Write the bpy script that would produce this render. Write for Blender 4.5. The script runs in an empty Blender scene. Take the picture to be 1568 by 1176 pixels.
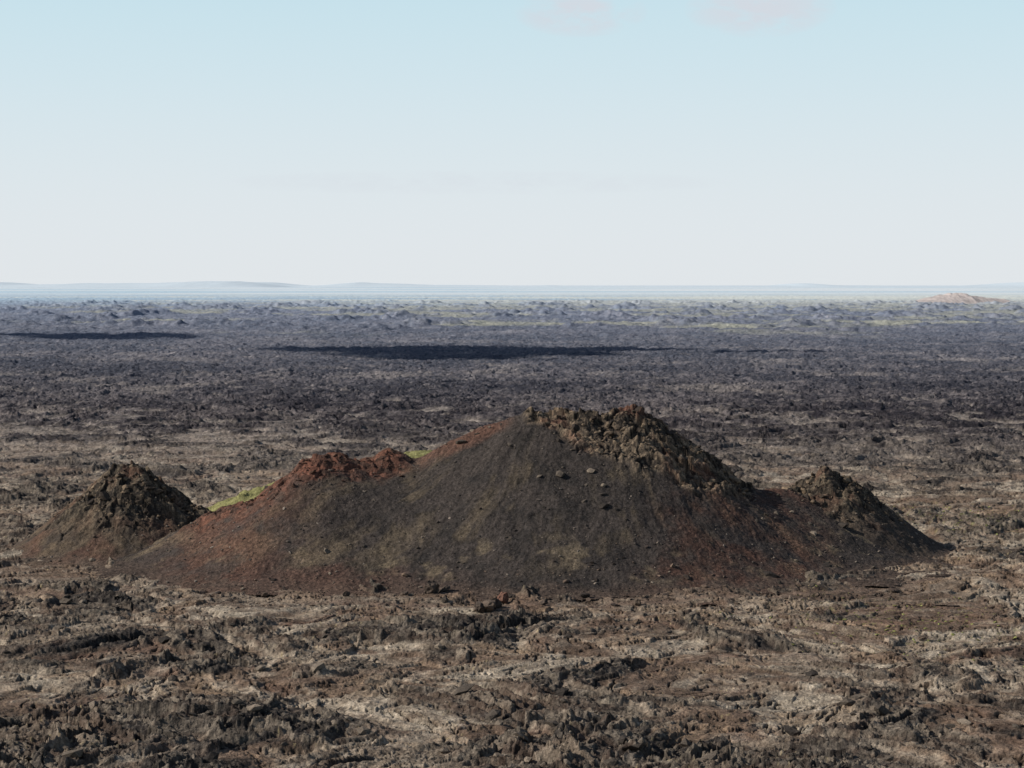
import bpy, math
import numpy as np
from mathutils import Vector

F = np.float32
rs = np.random.RandomState(7)
# ------------------------------------------------------------ noise helpers
TN = 1024
_ang = rs.rand(TN, TN).astype(F) * 2 * np.pi
GX, GY = np.cos(_ang), np.sin(_ang)
RV = [rs.rand(TN, TN).astype(F) for _ in range(3)]

def gn(x, y, seed=0):
    x = x + seed * 37.31; y = y + seed * 91.73
    xi = np.floor(x); yi = np.floor(y)
    fx = (x - xi).astype(F); fy = (y - yi).astype(F)
    xi = xi.astype(np.int64) & (TN - 1); yi = yi.astype(np.int64) & (TN - 1)
    x1 = (xi + 1) & (TN - 1); y1 = (yi + 1) & (TN - 1)
    u = fx * fx * fx * (fx * (fx * 6 - 15) + 10); v = fy * fy * fy * (fy * (fy * 6 - 15) + 10)
    a = GX[xi, yi] * fx + GY[xi, yi] * fy
    b = GX[x1, yi] * (fx - 1) + GY[x1, yi] * fy
    c = GX[xi, y1] * fx + GY[xi, y1] * (fy - 1)
    d = GX[x1, y1] * (fx - 1) + GY[x1, y1] * (fy - 1)
    return ((a * (1 - u) + b * u) * (1 - v) + (c * (1 - u) + d * u) * v) * 1.5

def fbm(x, y, o=3, seed=0, g=0.5):
    s = 0; a = 1.0; t = 0
    for i in range(o):
        s = s + a * gn(x * 2.03 ** i, y * 2.03 ** i, seed + i * 3); t += a; a *= g
    return s / t

def cell(x, y, seed=0):
    """F2-F1, random value of nearest cell, tilted-slab term inside the cell (-1..1)"""
    x = x + seed * 17.7; y = y + seed * 53.1
    xi = np.floor(x).astype(np.int64); yi = np.floor(y).astype(np.int64)
    f1 = np.full(x.shape, 9, F); f2 = np.full(x.shape, 9, F); rv = np.zeros(x.shape, F); tl = np.zeros(x.shape, F)
    for dx in (-1, 0, 1):
        for dy in (-1, 0, 1):
            cx = xi + dx; cy = yi + dy
            a = cx & (TN - 1); b = cy & (TN - 1)
            ox = (x - cx - RV[0][a, b]).astype(F); oy = (y - cy - RV[1][a, b]).astype(F)
            d = np.sqrt(ox * ox + oy * oy)
            near = d < f1
            f2 = np.where(near, f1, np.minimum(f2, d))
            rv = np.where(near, RV[2][a, b], rv)
            tl = np.where(near, ox * GX[a, b] + oy * GY[a, b], tl)
            f1 = np.where(near, d, f1)
    return f2 - f1, rv, tl

def ss(a, b, x):
    t = np.clip((x - a) / (b - a), 0, 1)
    return t * t * (3 - 2 * t)

def lerp3(A, B, t):
    return A * (1 - t[..., None]) + B * t[..., None]

def C(r, g, b): return np.array([r, g, b], F)

# ------------------------------------------------------------ ground
BIAS = [  # cx, cy, rx, ry, amount (+ rough clinker, - smooth pahoehoe)
    (-8, 352, 28, 14, .5), (-78, 393, 14, 11, .65), (-60, 272, 45, 24, .5), (50, 262, 45, 14, .35), (45, 320, 20, 10, .35),
    (70, 362, 50, 28, -.6), (-85, 425, 28, 16, -.55), (0, 390, 75, 15, -.9), (95, 440, 40, 50, -.35), (-10, 308, 50, 9, -.45), (-70, 335, 30, 10, -.45), (75, 300, 25, 8, -.5), (10, 275, 25, 8, -.4),
    (-170, 760, 110, 130, -.6), (120, 590, 80, 60, -.45), (-60, 560, 60, 60, -.15), (60, 700, 60, 60, -.05),
    (200, 900, 60, 90, -.3), (-20, 1000, 50, 60, -.15),
]
def ground(X, Y, colour=True):
    st = 0.4 * (Y / 260.0) ** 1.3
    def oc(w): return 1 - ss(0.3 * w, 1.0 * w, st)
    w1 = gn(X / 31, Y / 31, 5); w2 = gn(X / 31, Y / 31, 8)
    wx = X + 12 * w1; wy = Y + 12 * w2
    wx = wx + 2.2 * gn(X / 6, Y / 6, 11); wy = wy + 2.2 * gn(X / 6, Y / 6, 12)
    m = fbm(wx / 30, wy / 34, 6, 1, .62) * 2.0
    b = 0.06 + 0.60 * ss(540, 1300, Y) + .12 * ss(500, 700, Y)
    for cx, cy, rx, ry, a in BIAS:
        b = b + a * np.exp(-((X - cx) / rx) ** 2 - ((Y - cy) / ry) ** 2)
    py = np.interp(X, [-130, -95, -60, -30, 0, 30, 62, 100, 150], [420, 404, 393, 390, 386, 391, 405, 432, 452]) + 2.5 * gn(X / 14, X * 0, 77)
    path = np.exp(-((Y - py) / 1.7) ** 4) * (np.abs(X) < 160)
    mm = m + b - 1.2 * path
    R = ss(-0.20, 0.30, mm)                       # rough mask
    far = np.clip(Y / 1500.0, 0, 2.2)
    h = 1.0 * fbm(X / 130, Y / 110, 2, 20)
    und = fbm(wx / 17, wy / 17, 4, 30, .55)
    h = h + und * 1.7 * oc(12)
    # clinker: tilted broken slabs at several sizes
    e0, r0, t0 = cell(wx / 8.0, wy / 7.0, 6)
    e1, r1, t1 = cell(wx / 2.7 + .3 * w1, wy / 2.7, 2)
    e2, r2, t2 = cell(X / .95, Y / 1.05, 3)
    bl = np.abs(fbm(wx / 12, wy / 12, 5, 40, .50))
    rid = 1 - 2.6 * bl
    big = fbm(X / 38, Y / 42, 4, 45, .5)
    rough = .85 * rid + (.40 * (r0 - .5) + .95 * t0) * oc(11) + (.32 * (r1 - .5) + .64 * t1) * oc(5) \
        + (.20 * (r2 - .5) + .27 * t2) * oc(2.4) + .16 * fbm(X / .9, Y / .9, 2, 60) * oc(1.6)
    amp = 0.72 + .65 * ss(.15, .8, mm)
    h = h + R * (rough * amp + 0.4)
    h = h + R * far * 2.3 * big * ss(500, 1200, Y)
    hum = 1 - 2.6 * np.abs(fbm(X / 26, Y / 34, 3, 48, .48))
    h = h + 1.3 * hum * ss(600, 1100, Y) * far * .6
    o = fbm(X / 140, Y / 260, 4, 70, .6)
    h = h + ss(1900, 3200, Y) * (1 - ss(6000, 8000, Y)) * (ss(.08, .5, o) * 13 * (.6 + .7 * fbm(X / 30, Y / 60, 3, 75)) + 1.5 * fbm(X / 30, Y / 80, 3, 78, .7))
    # pahoehoe cracks & plates
    cw = np.abs(fbm(wx / 9, wy / 7, 4, 90, .6))
    crack = (1 - ss(0, .045, cw)) * (1 - path)
    h = h - (1 - R) * crack * .7 * oc(3)
    e3, r3, t3 = cell(wx / 6.5, wy / 5.2, 9)
    h = h + (1 - R) * (.2 * r3 + .5 * t3) * oc(4) * (1 - path)
    sm = fbm(X / 1.7, Y / 1.5, 3, 95, .6)
    h = h + (1 - R) * (.10 * sm + .25 * (r2 - .5) * (r1 > .7)) * oc(2) * (1 - .7 * path)
    h = h * (1 - .999 * ss(9000, 14000, Y))
    if not colour: return h, R
    # ---------------- colour
    n25 = fbm(wx / 22, wy / 20, 5, 101, .65)
    n6 = fbm(X / 5, Y / 5, 4, 111, .65)
    n1 = fbm(X / 1.0, Y / 1.1, 3, 121, .7)
    sh3 = X.shape + (3,); B = lambda *c: np.broadcast_to(C(*c), sh3)
    t = ss(-.22, .30, n25 + .40 * n6)
    smc = lerp3(B(.155, .108, .078), B(.335, .28, .215), t)
    smc = lerp3(smc, B(.275, .195, .13), .6 * ss(0, .4, fbm(wx / 14, wy / 11, 4, 131, .6)))
    smc = lerp3(smc, B(.135, .079, .057), .5 * ss(.08, .4, fbm(wx / 20, wy / 15, 4, 137, .6)))
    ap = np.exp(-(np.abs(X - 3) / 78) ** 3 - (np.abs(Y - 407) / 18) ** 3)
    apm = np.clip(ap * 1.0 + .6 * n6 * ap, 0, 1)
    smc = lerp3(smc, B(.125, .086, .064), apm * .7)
    smc = smc * np.clip(1 + .5 * n1 + .45 * n6 + .3 * (r1 - .5) * (1 - ap), .15, 2)[..., None]
    smc = smc * (1 - .8 * crack * oc(3))[..., None]
    tone = np.clip(.26 + .8 * n1 + .45 * (r2 - .5) + .45 * (r1 - .5) + .5 * n25 + .5 * n6, 0, 1)
    rc = lerp3(B(.030, .026, .024), B(.205, .170, .135), tone)
    rc = lerp3(rc, B(.125, .082, .058), .5 * ss(-.15, .35, n25 - .6 * n6) * (1 - ss(450, 700, Y)))
    slab = ss(.70, .78, r1) * oc(4) + .6 * ss(.74, .82, r0) * (1 - ss(500, 900, Y))
    rc = lerp3(rc, B(.25, .205, .155) * np.clip(1 + .8 * n1, .3, 2)[..., None], np.clip(slab, 0, 1) * .4)
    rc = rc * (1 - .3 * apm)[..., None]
    fk = ss(.42, .6, fbm(X / .7, Y / .9, 2, 133)) * ss(.05, .35, fbm(X / 30, Y / 20, 3, 134)) * (1 - ss(500, 650, Y))
    # plain tint
    pl = ss(520, 950, Y)
    nP = fbm(X / 90, Y / 120, 5, 141, .65); nQ = fbm(X / 260, Y / 210, 3, 147)
    n3 = fbm(X / 2.6, Y / 5, 3, 143, .7); n12 = fbm(X / 11, Y / 26, 4, 145, .7)
    tone2 = np.clip(.28 + 1.0 * n3 + .35 * (r1 - .5) + .2 * (r0 - .5) + .7 * nP + .6 * nQ + .85 * n12, 0, 1)
    pc = lerp3(B(.026, .023, .028), B(.16, .138, .135), tone2)
    fl = ss(.10, .38, fbm(X / 75, Y / 130, 5, 151, .65) + .25 * n12 + .3 * nQ)
    pc = lerp3(pc, B(.24, .205, .18) * np.clip(1 + .9 * n3, .3, 2)[..., None], .55 * fl * (1 - .5 * ss(1400, 2400, Y)))
    rc = lerp3(rc, pc, pl)
    smc = lerp3(smc, B(.215, .184, .16) * np.clip(1 + 1.2 * n3 + .8 * n12, .15, 2)[..., None], pl)
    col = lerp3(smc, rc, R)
    col = lerp3(col, B(.17, .118, .088) * (1 + .4 * n1)[..., None], path * .7)
    col = lerp3(col, B(.44, .35, .19), fk * .7)
    # moss / grass bands far away
    ng = fbm(X / 420, Y / 620, 5, 161, .65)
    side = np.clip(X / Y / .25, -1, 1)
    g = ss(.03, .24, ng + .30 * ss(2900, 4600, Y) - .11 + .16 * side) * ss(2100, 2900, Y)
    g = g * (1 - ss(0.1, .3, o) * .85)
    col = lerp3(col, B(.36, .345, .235) * (1 + .5 * fbm(X / 60, Y / 200, 3, 163))[..., None], .8 * g)
    sp = ss(.35, .5, fbm(X / 2.2, Y / 1.5, 2, 171)) * (np.exp(-((X - 72) / 22) ** 2 - ((Y - 368) / 26) ** 2) + .8 * np.exp(-((X - 118) / 22) ** 2 - ((Y - 530) / 40) ** 2))
    col = lerp3(col, B(.24, .25, .08), np.clip(sp, 0, 1) * .5)
    # aerial haze painted into the ground colour, stronger with distance
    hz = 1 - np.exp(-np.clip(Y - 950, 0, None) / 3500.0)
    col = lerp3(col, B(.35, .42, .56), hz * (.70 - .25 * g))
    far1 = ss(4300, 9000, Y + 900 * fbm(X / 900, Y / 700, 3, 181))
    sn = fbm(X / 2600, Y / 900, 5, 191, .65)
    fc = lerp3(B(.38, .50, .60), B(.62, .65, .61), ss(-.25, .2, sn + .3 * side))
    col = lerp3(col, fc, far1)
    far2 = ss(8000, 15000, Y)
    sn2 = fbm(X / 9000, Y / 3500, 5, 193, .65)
    col = lerp3(col, lerp3(B(.46, .60, .69), B(.68, .73, .76), ss(-.3, .15, sn2)), far2 * .92)  # pale haze strip towards the horizon, also put into the vertex colour
    return h, R, np.clip(col, .008, .9)

def make_grid(name, X, Y, Z, col, mat, keep=None):
    nr, nc = X.shape
    me = bpy.data.meshes.new(name)
    co = np.stack([X, Y, Z], -1).reshape(-1, 3).astype(F)
    idx = np.arange(nr * nc, dtype=np.int32).reshape(nr, nc)
    q = np.stack([idx[:-1, :-1], idx[:-1, 1:], idx[1:, 1:], idx[1:, :-1]], -1).reshape(-1, 4)
    if keep is not None:
        k = keep[:-1, :-1] | keep[:-1, 1:] | keep[1:, 1:] | keep[1:, :-1]
        q = q[k.reshape(-1)]
        used = np.zeros(nr * nc, bool); used[q.reshape(-1)] = True
        remap = np.cumsum(used) - 1
        q = remap[q].astype(np.int32); co = co[used]; col = col.reshape(-1, 3)[used]
    mesh_fill(me, co, q, col)
    me.materials.append(mat)
    ob = bpy.data.objects.new(name, me); bpy.context.collection.objects.link(ob)
    return ob

def mesh_fill(me, co, q, col=None):
    n, k = q.shape
    me.vertices.add(len(co)); me.vertices.foreach_set("co", np.ascontiguousarray(co, F).ravel())
    me.loops.add(n * k); me.loops.foreach_set("vertex_index", np.ascontiguousarray(q, np.int32).ravel())
    me.polygons.add(n); me.polygons.foreach_set("loop_start", np.arange(0, n * k, k, dtype=np.int32))
    me.update(calc_edges=True)
    if col is not None:
        c4 = np.ones((len(co), 4), F); c4[:, :3] = col.reshape(-1, 3)
        at = me.color_attributes.new("Col", 'FLOAT_COLOR', 'POINT')
        at.data.foreach_set("color", c4.ravel())

# ------------------------------------------------------------ materials
def rock_mat(name, s_fine, d_fine, s_big, d_big, var=.5, stren=.8, var2=.3):
    m = bpy.data.materials.new(name); m.use_nodes = True
    nt = m.node_tree; N = nt.nodes; L = nt.links; N.clear()
    out = N.new("ShaderNodeOutputMaterial"); b = N.new("ShaderNodeBsdfPrincipled")
    b.inputs["Roughness"].default_value = .95; b.inputs["Specular IOR Level"].default_value = .1
    L.new(b.outputs[0], out.inputs[0])
    at = N.new("ShaderNodeAttribute"); at.attribute_name = "Col"
    geo = N.new("ShaderNodeNewGeometry")
    n1 = N.new("ShaderNodeTexNoise"); n1.inputs["Scale"].default_value = s_fine; n1.inputs["Detail"].default_value = 5; n1.inputs["Roughness"].default_value = .7
    n2 = N.new("ShaderNodeTexNoise"); n2.inputs["Scale"].default_value = s_big; n2.inputs["Detail"].default_value = 5; n2.inputs["Roughness"].default_value = .68
    L.new(geo.outputs["Position"], n1.inputs["Vector"]); L.new(geo.outputs["Position"], n2.inputs["Vector"])
    fac = []
    for n, v in ((n1, var), (n2, var2)):
        mr = N.new("ShaderNodeMapRange"); mr.inputs[1].default_value = .33; mr.inputs[2].default_value = .67
        mr.inputs[3].default_value = 1 - v; mr.inputs[4].default_value = 1 + v
        L.new(n.outputs["Fac"], mr.inputs[0]); fac.append(mr)
    mu = N.new("ShaderNodeMath"); mu.operation = 'MULTIPLY'; L.new(fac[0].outputs[0], mu.inputs[0]); L.new(fac[1].outputs[0], mu.inputs[1])
    vm = N.new("ShaderNodeVectorMath"); vm.operation = 'SCALE'
    L.new(at.outputs["Color"], vm.inputs[0]); L.new(mu.outputs[0], vm.inputs["Scale"])
    L.new(vm.outputs[0], b.inputs["Base Color"])
    b1 = N.new("ShaderNodeBump"); b1.inputs["Distance"].default_value = d_big; b1.inputs["Strength"].default_value = stren
    b2 = N.new("ShaderNodeBump"); b2.inputs["Distance"].default_value = d_fine; b2.inputs["Strength"].default_value = stren
    L.new(n2.outputs["Fac"], b1.inputs["Height"]); L.new(n1.outputs["Fac"], b2.inputs["Height"])
    L.new(b1.outputs[0], b2.inputs["Normal"]); L.new(b2.outputs[0], b.inputs["Normal"])
    return m
M_ground = rock_mat("lava_ground", 2.0, .32, .4, 1.3, .48, .9, .32)
M_cone = rock_mat("cinder_scree", 3.2, .20, .6, .45, .5, .85, .22)
M_rock = rock_mat("lava_rock", 5.0, .08, 1.2, .25, .4, .8, .2)

# ground sheet --------------------------------------------------
rows = list(np.linspace(30, 205, 50)[:-1]); y = 205.0
while y < 60000:
    rows.append(y); y += 0.36 * (y / 260.0) ** 1.3
rows = np.array(rows)
u = np.concatenate([np.linspace(-1.1, -.30, 90)[:-1], np.linspace(-.30, .30, 1200), np.linspace(.30, 1.1, 90)[1:]])
Y, U = np.meshgrid(rows, u, indexing='ij'); X = U * Y
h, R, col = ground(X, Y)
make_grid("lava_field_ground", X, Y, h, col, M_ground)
print("ground verts", X.size)
del h, R, col

# ------------------------------------------------------------ cones
def dens(pts, st=1.0):
    P = np.array(pts, float); o = []
    for a, b in zip(P[:-1], P[1:]):
        n = max(1, int(np.hypot(*(b[:2] - a[:2])) / st))
        for i in range(n): o.append(a + (b - a) * i / n)
    o.append(P[-1]); return np.array(o)

MAIN = dens([(-69, 452, 9, .42), (-64, 450, 11.6, .44), (-57.5, 449, 14.2, .45), (-50.5, 448, 16.8, .47), (-47, 448, 19.5, .52), (-44, 449, 22.9, .57),
             (-39.5, 451, 24.6, .58), (-34.5, 453, 22.9, .56), (-30, 455, 23.2, .56), (-26.7, 456, 24.8, .57), (-23, 456, 22.5, .54), (-19.5, 456, 23.0, .54),
             (-13.7, 456, 26.2, .58), (-6.4, 456, 29.8, .62), (.9, 455, 32.3, .63), (8.1, 455, 33.5, .64), (16.8, 455, 32.9, .64), (26.9, 455, 33.5, .66),
             (32.7, 456, 30.6, .65), (38.5, 456, 25.5, .58), (44.4, 456, 20.3, .52), (49, 456, 17.3, .46), (56, 458, 15.1, .42), (62, 461, 14.8, .42)])
BACK = dens([(-70, 480, 8.8, .5), (-61.5, 480, 12.6, .5), (-52, 480, 15.9, .5), (-38, 480, 17, .5), (-24, 476, 22.4, .55), (-19, 476, 23.1, .55), (-14, 476, 22.4, .55)])
LEFT = dens([(-96, 466, 12.4, .66), (-94.2, 468, 16.0, .72), (-91.5, 469, 18.2, .75), (-87.0, 469, 19.8, .78), (-84, 469, 18.0, .74), (-79.5, 469, 14.0, .68), (-74.5, 468, 11.2, .6), (-69, 466, 8.6, .5)], .7)
RIGHT = dens([(57, 466, 13.0, .45), (62.5, 468, 14.2, .5), (68, 469, 16.4, .58), (71.9, 469, 18.6, .62), (75.6, 470, 17.0, .62), (82, 472, 12.6, .60), (88.0, 474, 8.2, .56), (93, 476, 4.0, .5)], .8)

def crest_h(X, Y, P, ax, r):
    best = np.full(X.shape, -99, F)
    for x0, y0, z0, s in P:
        d = np.sqrt((ax * (X - x0)) ** 2 + (Y - y0) ** 2 + r * r) - r
        best = np.maximum(best, (z0 - s * d).astype(F))
    return best

# main cone base shape is tabulated, so talus valleys can be smoothed
TX0, TY0, TS = -150.0, 370.0, .5
tx = np.arange(TX0, 140, TS); ty = np.arange(TY0, 540, TS)
_ty, _tx = np.meshgrid(ty, tx, indexing='ij')
def gblur(A, sx, sy):
    for ax, s in ((1, sx), (0, sy)):
        n = int(3 * s / TS) + 1; k = np.exp(-.5 * (np.arange(-n, n + 1) * TS / s) ** 2); k /= k.sum()
        P = np.pad(A, [(n, n) if i == ax else (0, 0) for i in (0, 1)], mode='edge'); S = 0
        for i, w_ in enumerate(k):
            S = S + w_ * (P[:, i:i + A.shape[1]] if ax == 1 else P[i:i + A.shape[0], :])
        A = S
    return A
_A = crest_h(_tx, _ty, np.concatenate([MAIN, RIGHT[:6] - np.array([0, 0, .6, 0])]), 1.32, 1.6)
_yc = np.interp(_tx, MAIN[:, 0], MAIN[:, 1])
_d = np.abs(_yc - _ty)
_w1 = ss(1.5, 9, _d); _w2 = ss(8, 26, _d)
T_main = _A * (1 - _w1) + gblur(_A, 3.5, 1.5) * _w1
T_main = T_main * (1 - _w2) + gblur(_A, 10, 3) * _w2
def tab(T, X, Y):
    gx = np.clip((X - TX0) / TS, 0, T.shape[1] - 1.01); gy = np.clip((Y - TY0) / TS, 0, T.shape[0] - 1.01)
    i = gx.astype(int); j = gy.astype(int); a = gx - i; b = gy - j
    return (T[j, i] * (1 - a) + T[j, i + 1] * a) * (1 - b) + (T[j + 1, i] * (1 - a) + T[j + 1, i + 1] * a) * b

def foot(z, k=2.2):
    return np.where(z > 6, z, k * np.log1p(np.exp(np.clip(z, -40, 40) / k))) - .35

def blocks(X, Y, amp, seed):
    wx = X + .9 * gn(X / 2.4, Y / 2.4, seed); wy = Y + .9 * gn(X / 2.4, Y / 2.4, seed + 1)
    e1, r1, t1 = cell(wx / 4.4, wy / 3.0, seed); e2, r2, t2 = cell(wx / 1.7, wy / 1.15, seed + 2)
    b = (1.2 * (r1 - .5) * ss(0, .12, e1) + 1.5 * t1) + (.45 * (r2 - .5) * ss(0, .15, e2) + .5 * t2) + 2.2 * fbm(X / 6, Y / 5, 4, seed + 5, .52)
    return amp * b, r1, r2, e1

def cone_main(X, Y, colour=True):
    a = tab(T_main, X, Y); bk = crest_h(X, Y, BACK, 1.3, 1.5)
    back = bk > a
    z = foot(np.maximum(a, bk))
    th = np.arctan2(X - 14, 482 - Y); rr = np.hypot(X - 14, 482 - Y)
    th = th + .05 * gn(X / 14, Y / 14, 229)
    lowb = np.interp(X, [0, 4, 8, 17, 25, 38, 47, 53, 56], [34, 31.5, 29.8, 25.2, 22.6, 17.4, 14.8, 14, 19]) + 2.8 * fbm(X / 6, Y / 6, 4, 210, .6)
    cr = ss(-1.0, 1.2, z - lowb)
    rimL = ss(-52, -45, X) * (1 - ss(-26, -20, X)) * ss(0, 2.5, z - 18.2 - 1.5 * gn(X / 4, Y / 4, 215))
    rimL = np.maximum(rimL, .8 * (1 - ss(-50, -44, X)) * ss(-3.0, -.3, z - np.interp(X, [-70, -57, -50], [9, 14, 17.2]) + 1.4 * gn(X / 3, Y / 3, 216)))
    rough = np.clip(cr + .6 * rimL, 0, 1)
    b, r1, r2, e1 = blocks(X, Y, .9, 221)
    g1 = fbm(th * 14, rr / 30, 3, 230, .6)
    z = z + rough * b + (1 - rough) * (.34 * g1 * ss(1, 8, z) * (1 - ss(28, 33, z)) + .18 * fbm(X / .8, Y / .8, 3, 240, .7) + .9 * fbm(X / 10, Y / 10, 5, 242, .6))
    if not colour: return z
    sh = X.shape + (3,); B = lambda *c: np.broadcast_to(C(*c), sh)
    n1 = fbm(X / .7, Y / .8, 3, 250, .75); n5 = fbm(X / 8, Y / 8, 5, 255, .62); n20 = fbm(X / 22, Y / 16, 3, 258, .6)
    st = fbm(th * 13, rr / 26, 4, 260, .6)
    c = lerp3(B(.052, .043, .038), B(.032, .028, .026), ss(-.2, .3, n5))
    c = lerp3(c, B(.118, .091, .062), .75 * ss(-.04, .5, .6 * st + .45 * n5 + .5 * n20 + .20 * (1 - ss(-50, 5, X)) - .04) * ss(1.5, 6, z) * (1 - .8 * ss(20, 28, z)))
    c = lerp3(c, B(.16, .125, .083), .65 * ss(.10, .36, fbm(X / 9, Y / 7, 4, 265, .6)) * ss(.5, 3, z) * (1 - ss(6, 11, z)))
    red = .85 * np.exp(-((X + 60) / 13) ** 2) * ss(-.35, .3, n5 + .1)
    red = np.maximum(red, .85 * ss(-24, -18, X) * (1 - ss(-4, 2, X)) * ss(-2.8, -.4, a - np.interp(X, [-20, -13.7, -6.4, .9], [23, 26.2, 29.8, 32.1]) + 1.8 * n5))
    red = np.maximum(red, .7 * ss(28, 48, X + 8 * n5 + .6 * (18 - z)) * (1 - ss(60, 74, X)) * ss(-.35, .35, n5 + .15 * st))
    red = np.maximum(red, .65 * np.exp(-((X + 38) / 20) ** 2) * (1 - ss(1.0, 5, z + 5 * n5)))
    c = lerp3(c, lerp3(B(.080, .039, .029), B(.155, .082, .056), np.clip(.5 + n1, 0, 1)), np.clip(red, 0, 1) * .85)
    c = lerp3(c, B(.100, .070, .053), .6 * (1 - ss(0.2, 2.2, z + 2 * n5)))
    c = lerp3(c, lerp3(B(.17, .073, .048), B(.062, .038, .029), r2), rimL * .85)
    tn = np.clip(.34 + .35 * (r2 - .5) + .5 * (r1 - .5) + .9 * n1 + .5 * n5, 0, 1)
    c = lerp3(c, lerp3(B(.034, .028, .024), B(.24, .18, .122), tn), cr * .95)
    c = c * (1 - .55 * cr * (1 - ss(0, .10, e1)))[..., None]
    c = lerp3(c, B(.135, .060, .042), cr * .55 * ss(.0, .35, .7 * n5 + .4 * np.exp(-((X - 28) / 5) ** 2) * ss(30, 33, z)))
    c = c * np.clip(1 + .85 * n1, .2, 2)[..., None]
    c = lerp3(c, lerp3(B(.15, .145, .055), B(.28, .27, .12), np.clip(.5 + 1.2 * n1, 0, 1)), (back & (X < -10)).astype(F) * .95)
    return z, np.clip(c, .01, .8)

def cone_small(X, Y, P, seed, zlo, left, colour=True):
    a = crest_h(X, Y, P, 1.15 if left else 1.25, .8); z = foot(a, 1.8 if left else 1.2)
    n5 = fbm(X / 6, Y / 6, 5, seed + 1, .62)
    cr = ss(-3.5, 4, z - zlo - 5 * n5)
    b, r1, r2, e1 = blocks(X, Y, .85, seed + 7)
    z = z + (.12 + .88 * cr) * b * ss(0, 2, z) + (1 - cr) * (.15 * fbm(X / .9, Y / .9, 3, seed + 3) + .6 * fbm(X / 5, Y / 5, 3, seed + 4))
    if not colour: return z
    sh = X.shape + (3,); B = lambda *c: np.broadcast_to(C(*c), sh)
    n1 = fbm(X / .8, Y / .8, 3, seed + 9, .7)
    c = lerp3(B(.052, .042, .035), B(.112, .083, .057), ss(-.3, .3, n5))
    c = lerp3(c, B(.105, .054, .039), .6 * ss(-.1, .35, fbm(X / 10, Y / 10, 3, seed + 11)))
    if not left:
        c = lerp3(c, B(.09, .045, .033), .65 * (1 - ss(61, 72, X)) * ss(-.5, .3, n5))
        c = lerp3(c, B(.048, .039, .034), .6 * ss(68, 78, X) * (1 - cr))
    tn = np.clip(.27 + .35 * (r2 - .5) + .4 * (r1 - .5) + .8 * n1 + .3 * n5, 0, 1)
    c = lerp3(c, lerp3(B(.032, .027, .023), B(.20, .155, .105), tn), cr * .9)
    c = c * (1 - .5 * cr * (1 - ss(0, .10, e1)))[..., None]
    c = lerp3(c, B(.12, .060, .042), cr * .5 * ss(.05, .4, n5))
    c = lerp3(c, B(.11, .080, .061), .6 * (1 - ss(0.2, 2.2, z + 2 * n5)))
    c = c * np.clip(1 + .7 * n1, .2, 2)[..., None]
    return z, np.clip(c, .01, .8)

def build_cone(name, fn, x0, x1, y0, y1, st):
    xs = np.arange(x0, x1, st); ys = np.arange(y0, y1, st)
    Yc, Xc = np.meshgrid(ys, xs, indexing='ij')
    z, c = fn(Xc, Yc)
    bed = 1.0 * fbm(Xc / 130, Yc / 110, 2, 20)
    make_grid(name, Xc, Yc, z + bed, c, M_cone, keep=(z > .02))
build_cone("volcanic_cone", cone_main, -112, 100, 388, 515, .19)
build_cone("volcanic_cone.001", lambda a, b: cone_small(a, b, LEFT, 300, 7.0, True), -125, -50, 428, 510, .19)
build_cone("volcanic_cone.002", lambda a, b: cone_small(a, b, RIGHT, 340, 9, False), 45, 120, 430, 515, .19)

def surf(x, y):
    bed = 1.0 * fbm(x / 130, y / 110, 2, 20)
    g = ground(x, y, False)[0]
    m = cone_main(x, y, False) + bed
    l = cone_small(x, y, LEFT, 300, 7.0, True, False) + bed
    r = cone_small(x, y, RIGHT, 340, 9, False, False) + bed
    return np.maximum(np.maximum(g, m), np.maximum(l, r)), g

# ------------------------------------------------------------ rocks
import bmesh
def ico(sub):
    bm = bmesh.new(); bmesh.ops.create_icosphere(bm, subdivisions=sub, radius=1)
    v = np.array([p.co[:] for p in bm.verts], F); f = np.array([[q.index for q in p.verts] for p in bm.faces], np.int32)
    bm.free(); return v, f
def rocks(name, x, y, size, colr, mat=M_rock, sub=2, flat=.7, sink=.15):
    v0, f0 = ico(sub); n = len(x); vars_ = []
    for k in range(12):
        v = v0.copy()
        for _ in range(7):
            d = rs.randn(3); d /= np.linalg.norm(d); t = rs.uniform(.4, .8)
            dd = v @ d; v = v - np.outer(np.clip(dd - t, 0, None), d)
        vars_.append(v + rs.randn(*v.shape) * .06)
    VV = np.array(vars_)[rs.randint(0, 12, n)]
    a = rs.rand(n) * 6.283; ca, sa = np.cos(a)[:, None], np.sin(a)[:, None]
    sx = rs.uniform(.7, 1.5, n)[:, None]; sz = rs.uniform(.6, 1.1, n)[:, None] * flat
    tilt = rs.uniform(-.5, .5, n)[:, None]
    vx = VV[..., 0] * sx; vy = VV[..., 1]; vz = VV[..., 2] * sz + vx * tilt
    z, _ = surf(x, y)
    px = (vx * ca - vy * sa) * size[:, None] + x[:, None]
    py = (vx * sa + vy * ca) * size[:, None] + y[:, None]
    pz = vz * size[:, None] + (z + size * sink)[:, None]
    co = np.stack([px, py, pz], -1).reshape(-1, 3)
    f = (f0[None] + (np.arange(n) * len(v0))[:, None, None]).reshape(-1, 3)
    cc = np.repeat(colr[:, None, :], len(v0), 1).reshape(-1, 3)
    me = bpy.data.meshes.new(name); mesh_fill(me, co, f, cc)
    me.materials.append(mat); me.polygons.foreach_set("use_smooth", np.zeros(len(f), bool))
    ob = bpy.data.objects.new(name, me); bpy.context.collection.objects.link(ob)

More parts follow.
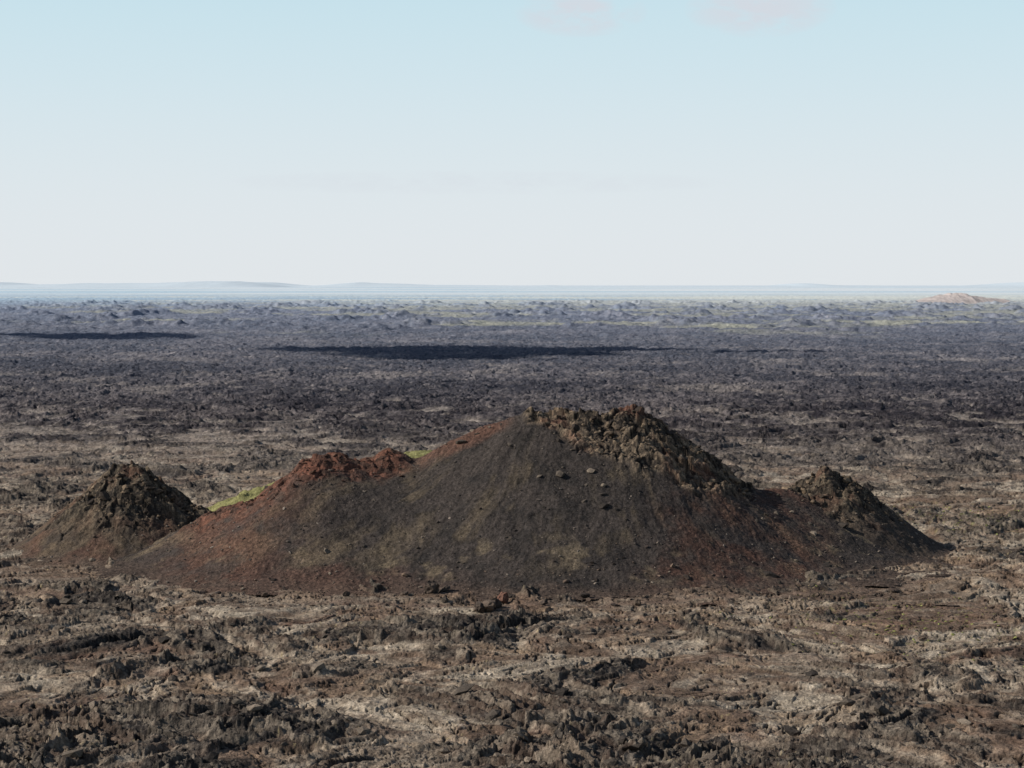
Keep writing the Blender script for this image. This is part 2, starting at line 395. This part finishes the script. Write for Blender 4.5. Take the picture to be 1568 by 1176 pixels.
def pal(n, lo, hi, p=1.5):
    t = rs.rand(n)[:, None] ** p
    return (C(*lo) * (1 - t) + C(*hi) * t).astype(F)
n = 20000
yy = 235 + 330 * rs.rand(n) ** 1.2; xx = (rs.rand(n) * .62 - .31) * yy
_, Rm = ground(xx, yy, False)
k = rs.rand(n) < (.08 + .92 * Rm)
xx, yy = xx[k], yy[k]
sz = np.clip(.07 + .18 * rs.pareto(2.4, len(xx)), 0, 1.5)
rocks("lava_rubble", xx, yy, sz, pal(len(xx), (.038, .032, .028), (.22, .178, .137)), sub=1, sink=.08)
def along(P, n, spread, dn):
    i = rs.randint(0, len(P), n); p = P[i]
    return p[:, 0] + rs.randn(n) * spread, p[:, 1] - np.abs(rs.randn(n)) * dn + rs.randn(n) * .8
cp = MAIN[(MAIN[:, 0] > 10) & (MAIN[:, 0] < 52)]
x1, y1 = along(cp, 520, 1.5, 7); lb = np.interp(x1, [3, 8, 17, 25, 38, 47, 52], [36, 29.6, 25.2, 22.6, 17.4, 15, 14])
k = cone_main(x1, y1, False) > lb - .5; x1, y1 = x1[k], y1[k]
x2, y2 = along(LEFT, 280, 2, 6); x3, y3 = along(RIGHT[4:-6], 200, 2, 5)
x4, y4 = along(MAIN[(MAIN[:, 0] > -66) & (MAIN[:, 0] < -24)], 340, 1.2, 3.5)
xx = np.concatenate([x1, x2, x3]); yy = np.concatenate([y1, y2, y3])
rocks("crag_boulders", xx, yy, np.clip(.22 + .32 * rs.pareto(2.8, len(xx)), 0, 1.4), pal(len(xx), (.035, .028, .024), (.21, .155, .105)), sub=2, flat=.9, sink=0)
rocks("red_scoria_rocks", x4, y4, np.clip(.15 + .2 * rs.pareto(3, len(x4)), 0, .9), pal(len(x4), (.055, .032, .025), (.17, .092, .062)), sub=1)
n = 9500
xx = rs.uniform(-105, 100, n); yy = rs.uniform(396, 466, n)
sA, sG = surf(xx, yy)
k = (sA - sG) > .3; xx, yy = xx[k], yy[k]
rocks("scree_stones", xx, yy, np.clip(.05 + .06 * rs.pareto(2.2, len(xx)), 0, .42), pal(len(xx), (.05, .042, .038), (.26, .215, .175), 1.8), sub=1)
# boulders and blocks lying at the foot
bx = np.array([-15.6, -4.8, -1.6, -13.4, -6.0, -3.0, .2, 71.0, 50.5, 53.5, 98, 101.5, 96, -21, -10, 6, 14, 24, -32, 35]); by = np.array([400.5, 381, 390, 402.0, 380.0, 382, 391.0, 352, 486, 487, 345, 346, 344.5, 398, 390, 384, 396, 389, 395, 398])
bs = np.array([1.9, 1.9, 1.5, 1.1, 1.5, 1.2, .9, .8, 2.8, 2.0, 1.8, 1.7, 1.1, .8, .9, 1.0, .8, .9, .8, .9])
bc = pal(len(bx), (.050, .040, .034), (.13, .098, .075)); bc[2] = C(.14, .075, .055)
rocks("boulder_group", bx, by, bs, bc, sub=3, flat=1.0, sink=.45)
n = 1100
xx = rs.uniform(-62, 62, n); yy = 397 + rs.randn(n) * 10
rocks("foot_stones", xx, yy, np.clip(.12 + .16 * rs.pareto(2.4, n), 0, .9), pal(n, (.04, .032, .028), (.19, .135, .10)), sub=1)
n = 420
tx_ = np.concatenate([72 + rs.randn(n // 2) * 14, 118 + rs.randn(n // 2) * 16]); ty_ = np.concatenate([368 + rs.randn(n // 2) * 18, 530 + rs.randn(n // 2) * 25])
rocks("moss_tufts", tx_, ty_, rs.uniform(.1, .42, n), pal(n, (.14, .14, .05), (.28, .28, .10), 1), sub=1, flat=.45, sink=.1)

# ------------------------------------------------------------ distant hill and ranges
def hill(name, cx, cy, w, d, prof, colr, seed, v=.2):
    xs = np.linspace(-w, w, 400); ys = np.linspace(-d, d, 70)
    b, a = np.meshgrid(ys, xs, indexing='ij')
    pr = np.interp(a / w, prof[0], prof[1])
    z = pr * np.clip(1 - (b / d) ** 2, 0, 1) ** .8
    z = z * (1 + v * .6 * fbm(a / (w * .12), b / (d * .3), 4, seed)) - 1
    nn = fbm(a / (w * .1), b / (d * .2), 4, seed + 4)
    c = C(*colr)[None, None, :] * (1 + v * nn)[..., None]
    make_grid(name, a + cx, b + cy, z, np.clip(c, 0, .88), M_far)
M_far = rock_mat("distant_hill_surface", .02, .6, .004, 2, .03, .2, .02)
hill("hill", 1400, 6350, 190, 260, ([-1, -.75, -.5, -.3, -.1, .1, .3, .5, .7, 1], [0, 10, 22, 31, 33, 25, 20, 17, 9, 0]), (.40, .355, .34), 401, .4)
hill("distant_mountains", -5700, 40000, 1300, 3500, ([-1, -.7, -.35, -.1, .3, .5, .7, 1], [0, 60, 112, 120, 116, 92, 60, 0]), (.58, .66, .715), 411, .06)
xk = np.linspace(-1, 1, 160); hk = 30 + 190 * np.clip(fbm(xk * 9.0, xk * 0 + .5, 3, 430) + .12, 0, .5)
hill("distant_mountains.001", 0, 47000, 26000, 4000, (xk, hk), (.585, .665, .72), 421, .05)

# ------------------------------------------------------------ sun, clouds, sky
sun_v = Vector((-.83, -.06, .53)).normalized()
def cloud(name, sx, sy, ax, ay, az, alt, seed):
    v, f = ico(6)
    r = 1 + .8 * fbm(v[:, 0] * 2.4 + 5, v[:, 1] * 2.0 + v[:, 2], 5, seed, .7)
    v = v * r[:, None] * np.array([ax, ay, az])
    t = alt / sun_v.z
    v = v + np.array([sx + sun_v.x * t, sy + sun_v.y * t, alt])
    me = bpy.data.meshes.new(name); mesh_fill(me, v, f); me.materials.append(M_cloud)
    ob = bpy.data.objects.new(name, me); bpy.context.collection.objects.link(ob)
M_cloud = bpy.data.materials.new("cloud_white"); M_cloud.use_nodes = True
M_cloud.node_tree.nodes["Principled BSDF"].inputs["Base Color"].default_value = (.85, .86, .88, 1)
M_cloud.node_tree.nodes["Principled BSDF"].inputs["Roughness"].default_value = 1
cloud("cloud", -35, 1790, 115, 150, 22, 1200, 501)
cloud("cloud.001", 85, 1860, 75, 45, 12, 1200, 511)
cloud("cloud.003", -150, 1870, 75, 60, 12, 1200, 531)
cloud("cloud.004", 225, 1800, 55, 22, 8, 1200, 541)
cloud("cloud.002", -440, 2330, 85, 120, 18, 1300, 521)
cloud("cloud.005", -570, 2400, 80, 50, 12, 1300, 551)

sl = bpy.data.lights.new("sun", 'SUN'); sl.energy = 5.0; sl.angle = math.radians(.5); sl.color = (1, .94, .85)
so = bpy.data.objects.new("sun", sl); so.rotation_euler = sun_v.to_track_quat('Z', 'Y').to_euler(); so.location = (0, 0, 500)
bpy.context.collection.objects.link(so)

w = bpy.data.worlds.new("World"); bpy.context.scene.world = w; w.use_nodes = True
N = w.node_tree.nodes; L = w.node_tree.links; N.clear()
out = N.new("ShaderNodeOutputWorld"); bg = N.new("ShaderNodeBackground"); bg.inputs[1].default_value = .08
L.new(bg.outputs[0], out.inputs[0])
sky = N.new("ShaderNodeTexSky"); sky.sky_type = 'NISHITA'; sky.sun_disc = False
sky.sun_elevation = math.asin(sun_v.z); sky.sun_rotation = math.atan2(sun_v.x, sun_v.y) % (2 * math.pi)
sky.altitude = 500; sky.air_density = 1; sky.dust_density = 1.2
tc = N.new("ShaderNodeTexCoord"); sep = N.new("ShaderNodeSeparateXYZ"); L.new(tc.outputs["Generated"], sep.inputs[0])
def cr(fac, stops):
    r = N.new("ShaderNodeValToRGB"); e = r.color_ramp.elements; r.color_ramp.interpolation = 'B_SPLINE'
    while len(e) < len(stops): e.new(.5)
    for q, (p, c) in zip(e, stops): q.position = p; q.color = (*c, 1)
    L.new(fac, r.inputs[0]); return r
mz = N.new("ShaderNodeMapRange"); mz.inputs[1].default_value = 0; mz.inputs[2].default_value = .2
L.new(sep.outputs[2], mz.inputs[0])
ramp = cr(mz.outputs[0], [(0, (.75, .785, .81)), (.12, (.75, .795, .825)), (.30, (.71, .79, .83)), (.5, (.635, .775, .84)), (.72, (.56, .75, .83)), (1, (.45, .68, .80))])
mp = N.new("ShaderNodeMapping"); mp.inputs["Scale"].default_value = (34, 34, 90); L.new(tc.outputs["Generated"], mp.inputs[0])
cn = N.new("ShaderNodeTexNoise"); cn.inputs["Scale"].default_value = 1; cn.inputs["Detail"].default_value = 7; cn.inputs["Roughness"].default_value = .62
L.new(mp.outputs[0], cn.inputs["Vector"])
def math_(op, a, b, clamp=False):
    m = N.new("ShaderNodeMath"); m.operation = op; m.use_clamp = clamp
    for i, v in enumerate((a, b)):
        if hasattr(v, "is_output"): L.new(v, m.inputs[i])
        else: m.inputs[i].default_value = v
    return m.outputs[0]
def blob(cx, cz, rx, rz):
    a = math_('DIVIDE', math_('SUBTRACT', sep.outputs[0], cx), rx); b = math_('DIVIDE', math_('SUBTRACT', sep.outputs[2], cz), rz)
    d = math_('ADD', math_('MULTIPLY', a, a), math_('MULTIPLY', b, b))
    return math_('SUBTRACT', 1.0, d, True)
bl = math_('MAXIMUM', blob(.033, .130, .032, .012), math_('MAXIMUM', blob(.118, .131, .036, .014), math_('MULTIPLY', blob(-.02, .049, .13, .006), .2)))
cf = math_('MULTIPLY', math_('MULTIPLY', math_('SUBTRACT', cn.outputs["Fac"], .38), 5.0, True), math_('POWER', bl, .7))
cf = math_('MULTIPLY', cf, .9)
m1 = N.new("ShaderNodeMix"); m1.data_type = 'RGBA'
L.new(cf, m1.inputs[0]); L.new(ramp.outputs[0], m1.inputs[6]); m1.inputs[7].default_value = (.655, .69, .75, 1)
sc = N.new("ShaderNodeVectorMath"); sc.operation = 'SCALE'; sc.inputs["Scale"].default_value = 12.5; L.new(m1.outputs[2], sc.inputs[0])
mw = N.new("ShaderNodeMapRange"); mw.inputs[1].default_value = .145; mw.inputs[2].default_value = .26; L.new(sep.outputs[2], mw.inputs[0])
m2 = N.new("ShaderNodeMix"); m2.data_type = 'RGBA'
L.new(mw.outputs[0], m2.inputs[0]); L.new(sc.outputs[0], m2.inputs[6]); L.new(sky.outputs[0], m2.inputs[7])
L.new(m2.outputs[2], bg.inputs[0])

# ------------------------------------------------------------ camera
cam = bpy.data.cameras.new("camera"); co = bpy.data.objects.new("camera", cam); bpy.context.collection.objects.link(co)
cam.sensor_width = 36; cam.lens = 36 * 3144 / 1568
cam.clip_start = 1; cam.clip_end = 120000
pitch = math.atan(153 / 3144)
co.location = (0, 0, 61); co.rotation_euler = (math.pi / 2 - pitch, 0, 0)
sc_ = bpy.context.scene; sc_.camera = co
sc_.view_settings.view_transform = 'Standard'; sc_.view_settings.look = 'None'; sc_.view_settings.exposure = 0
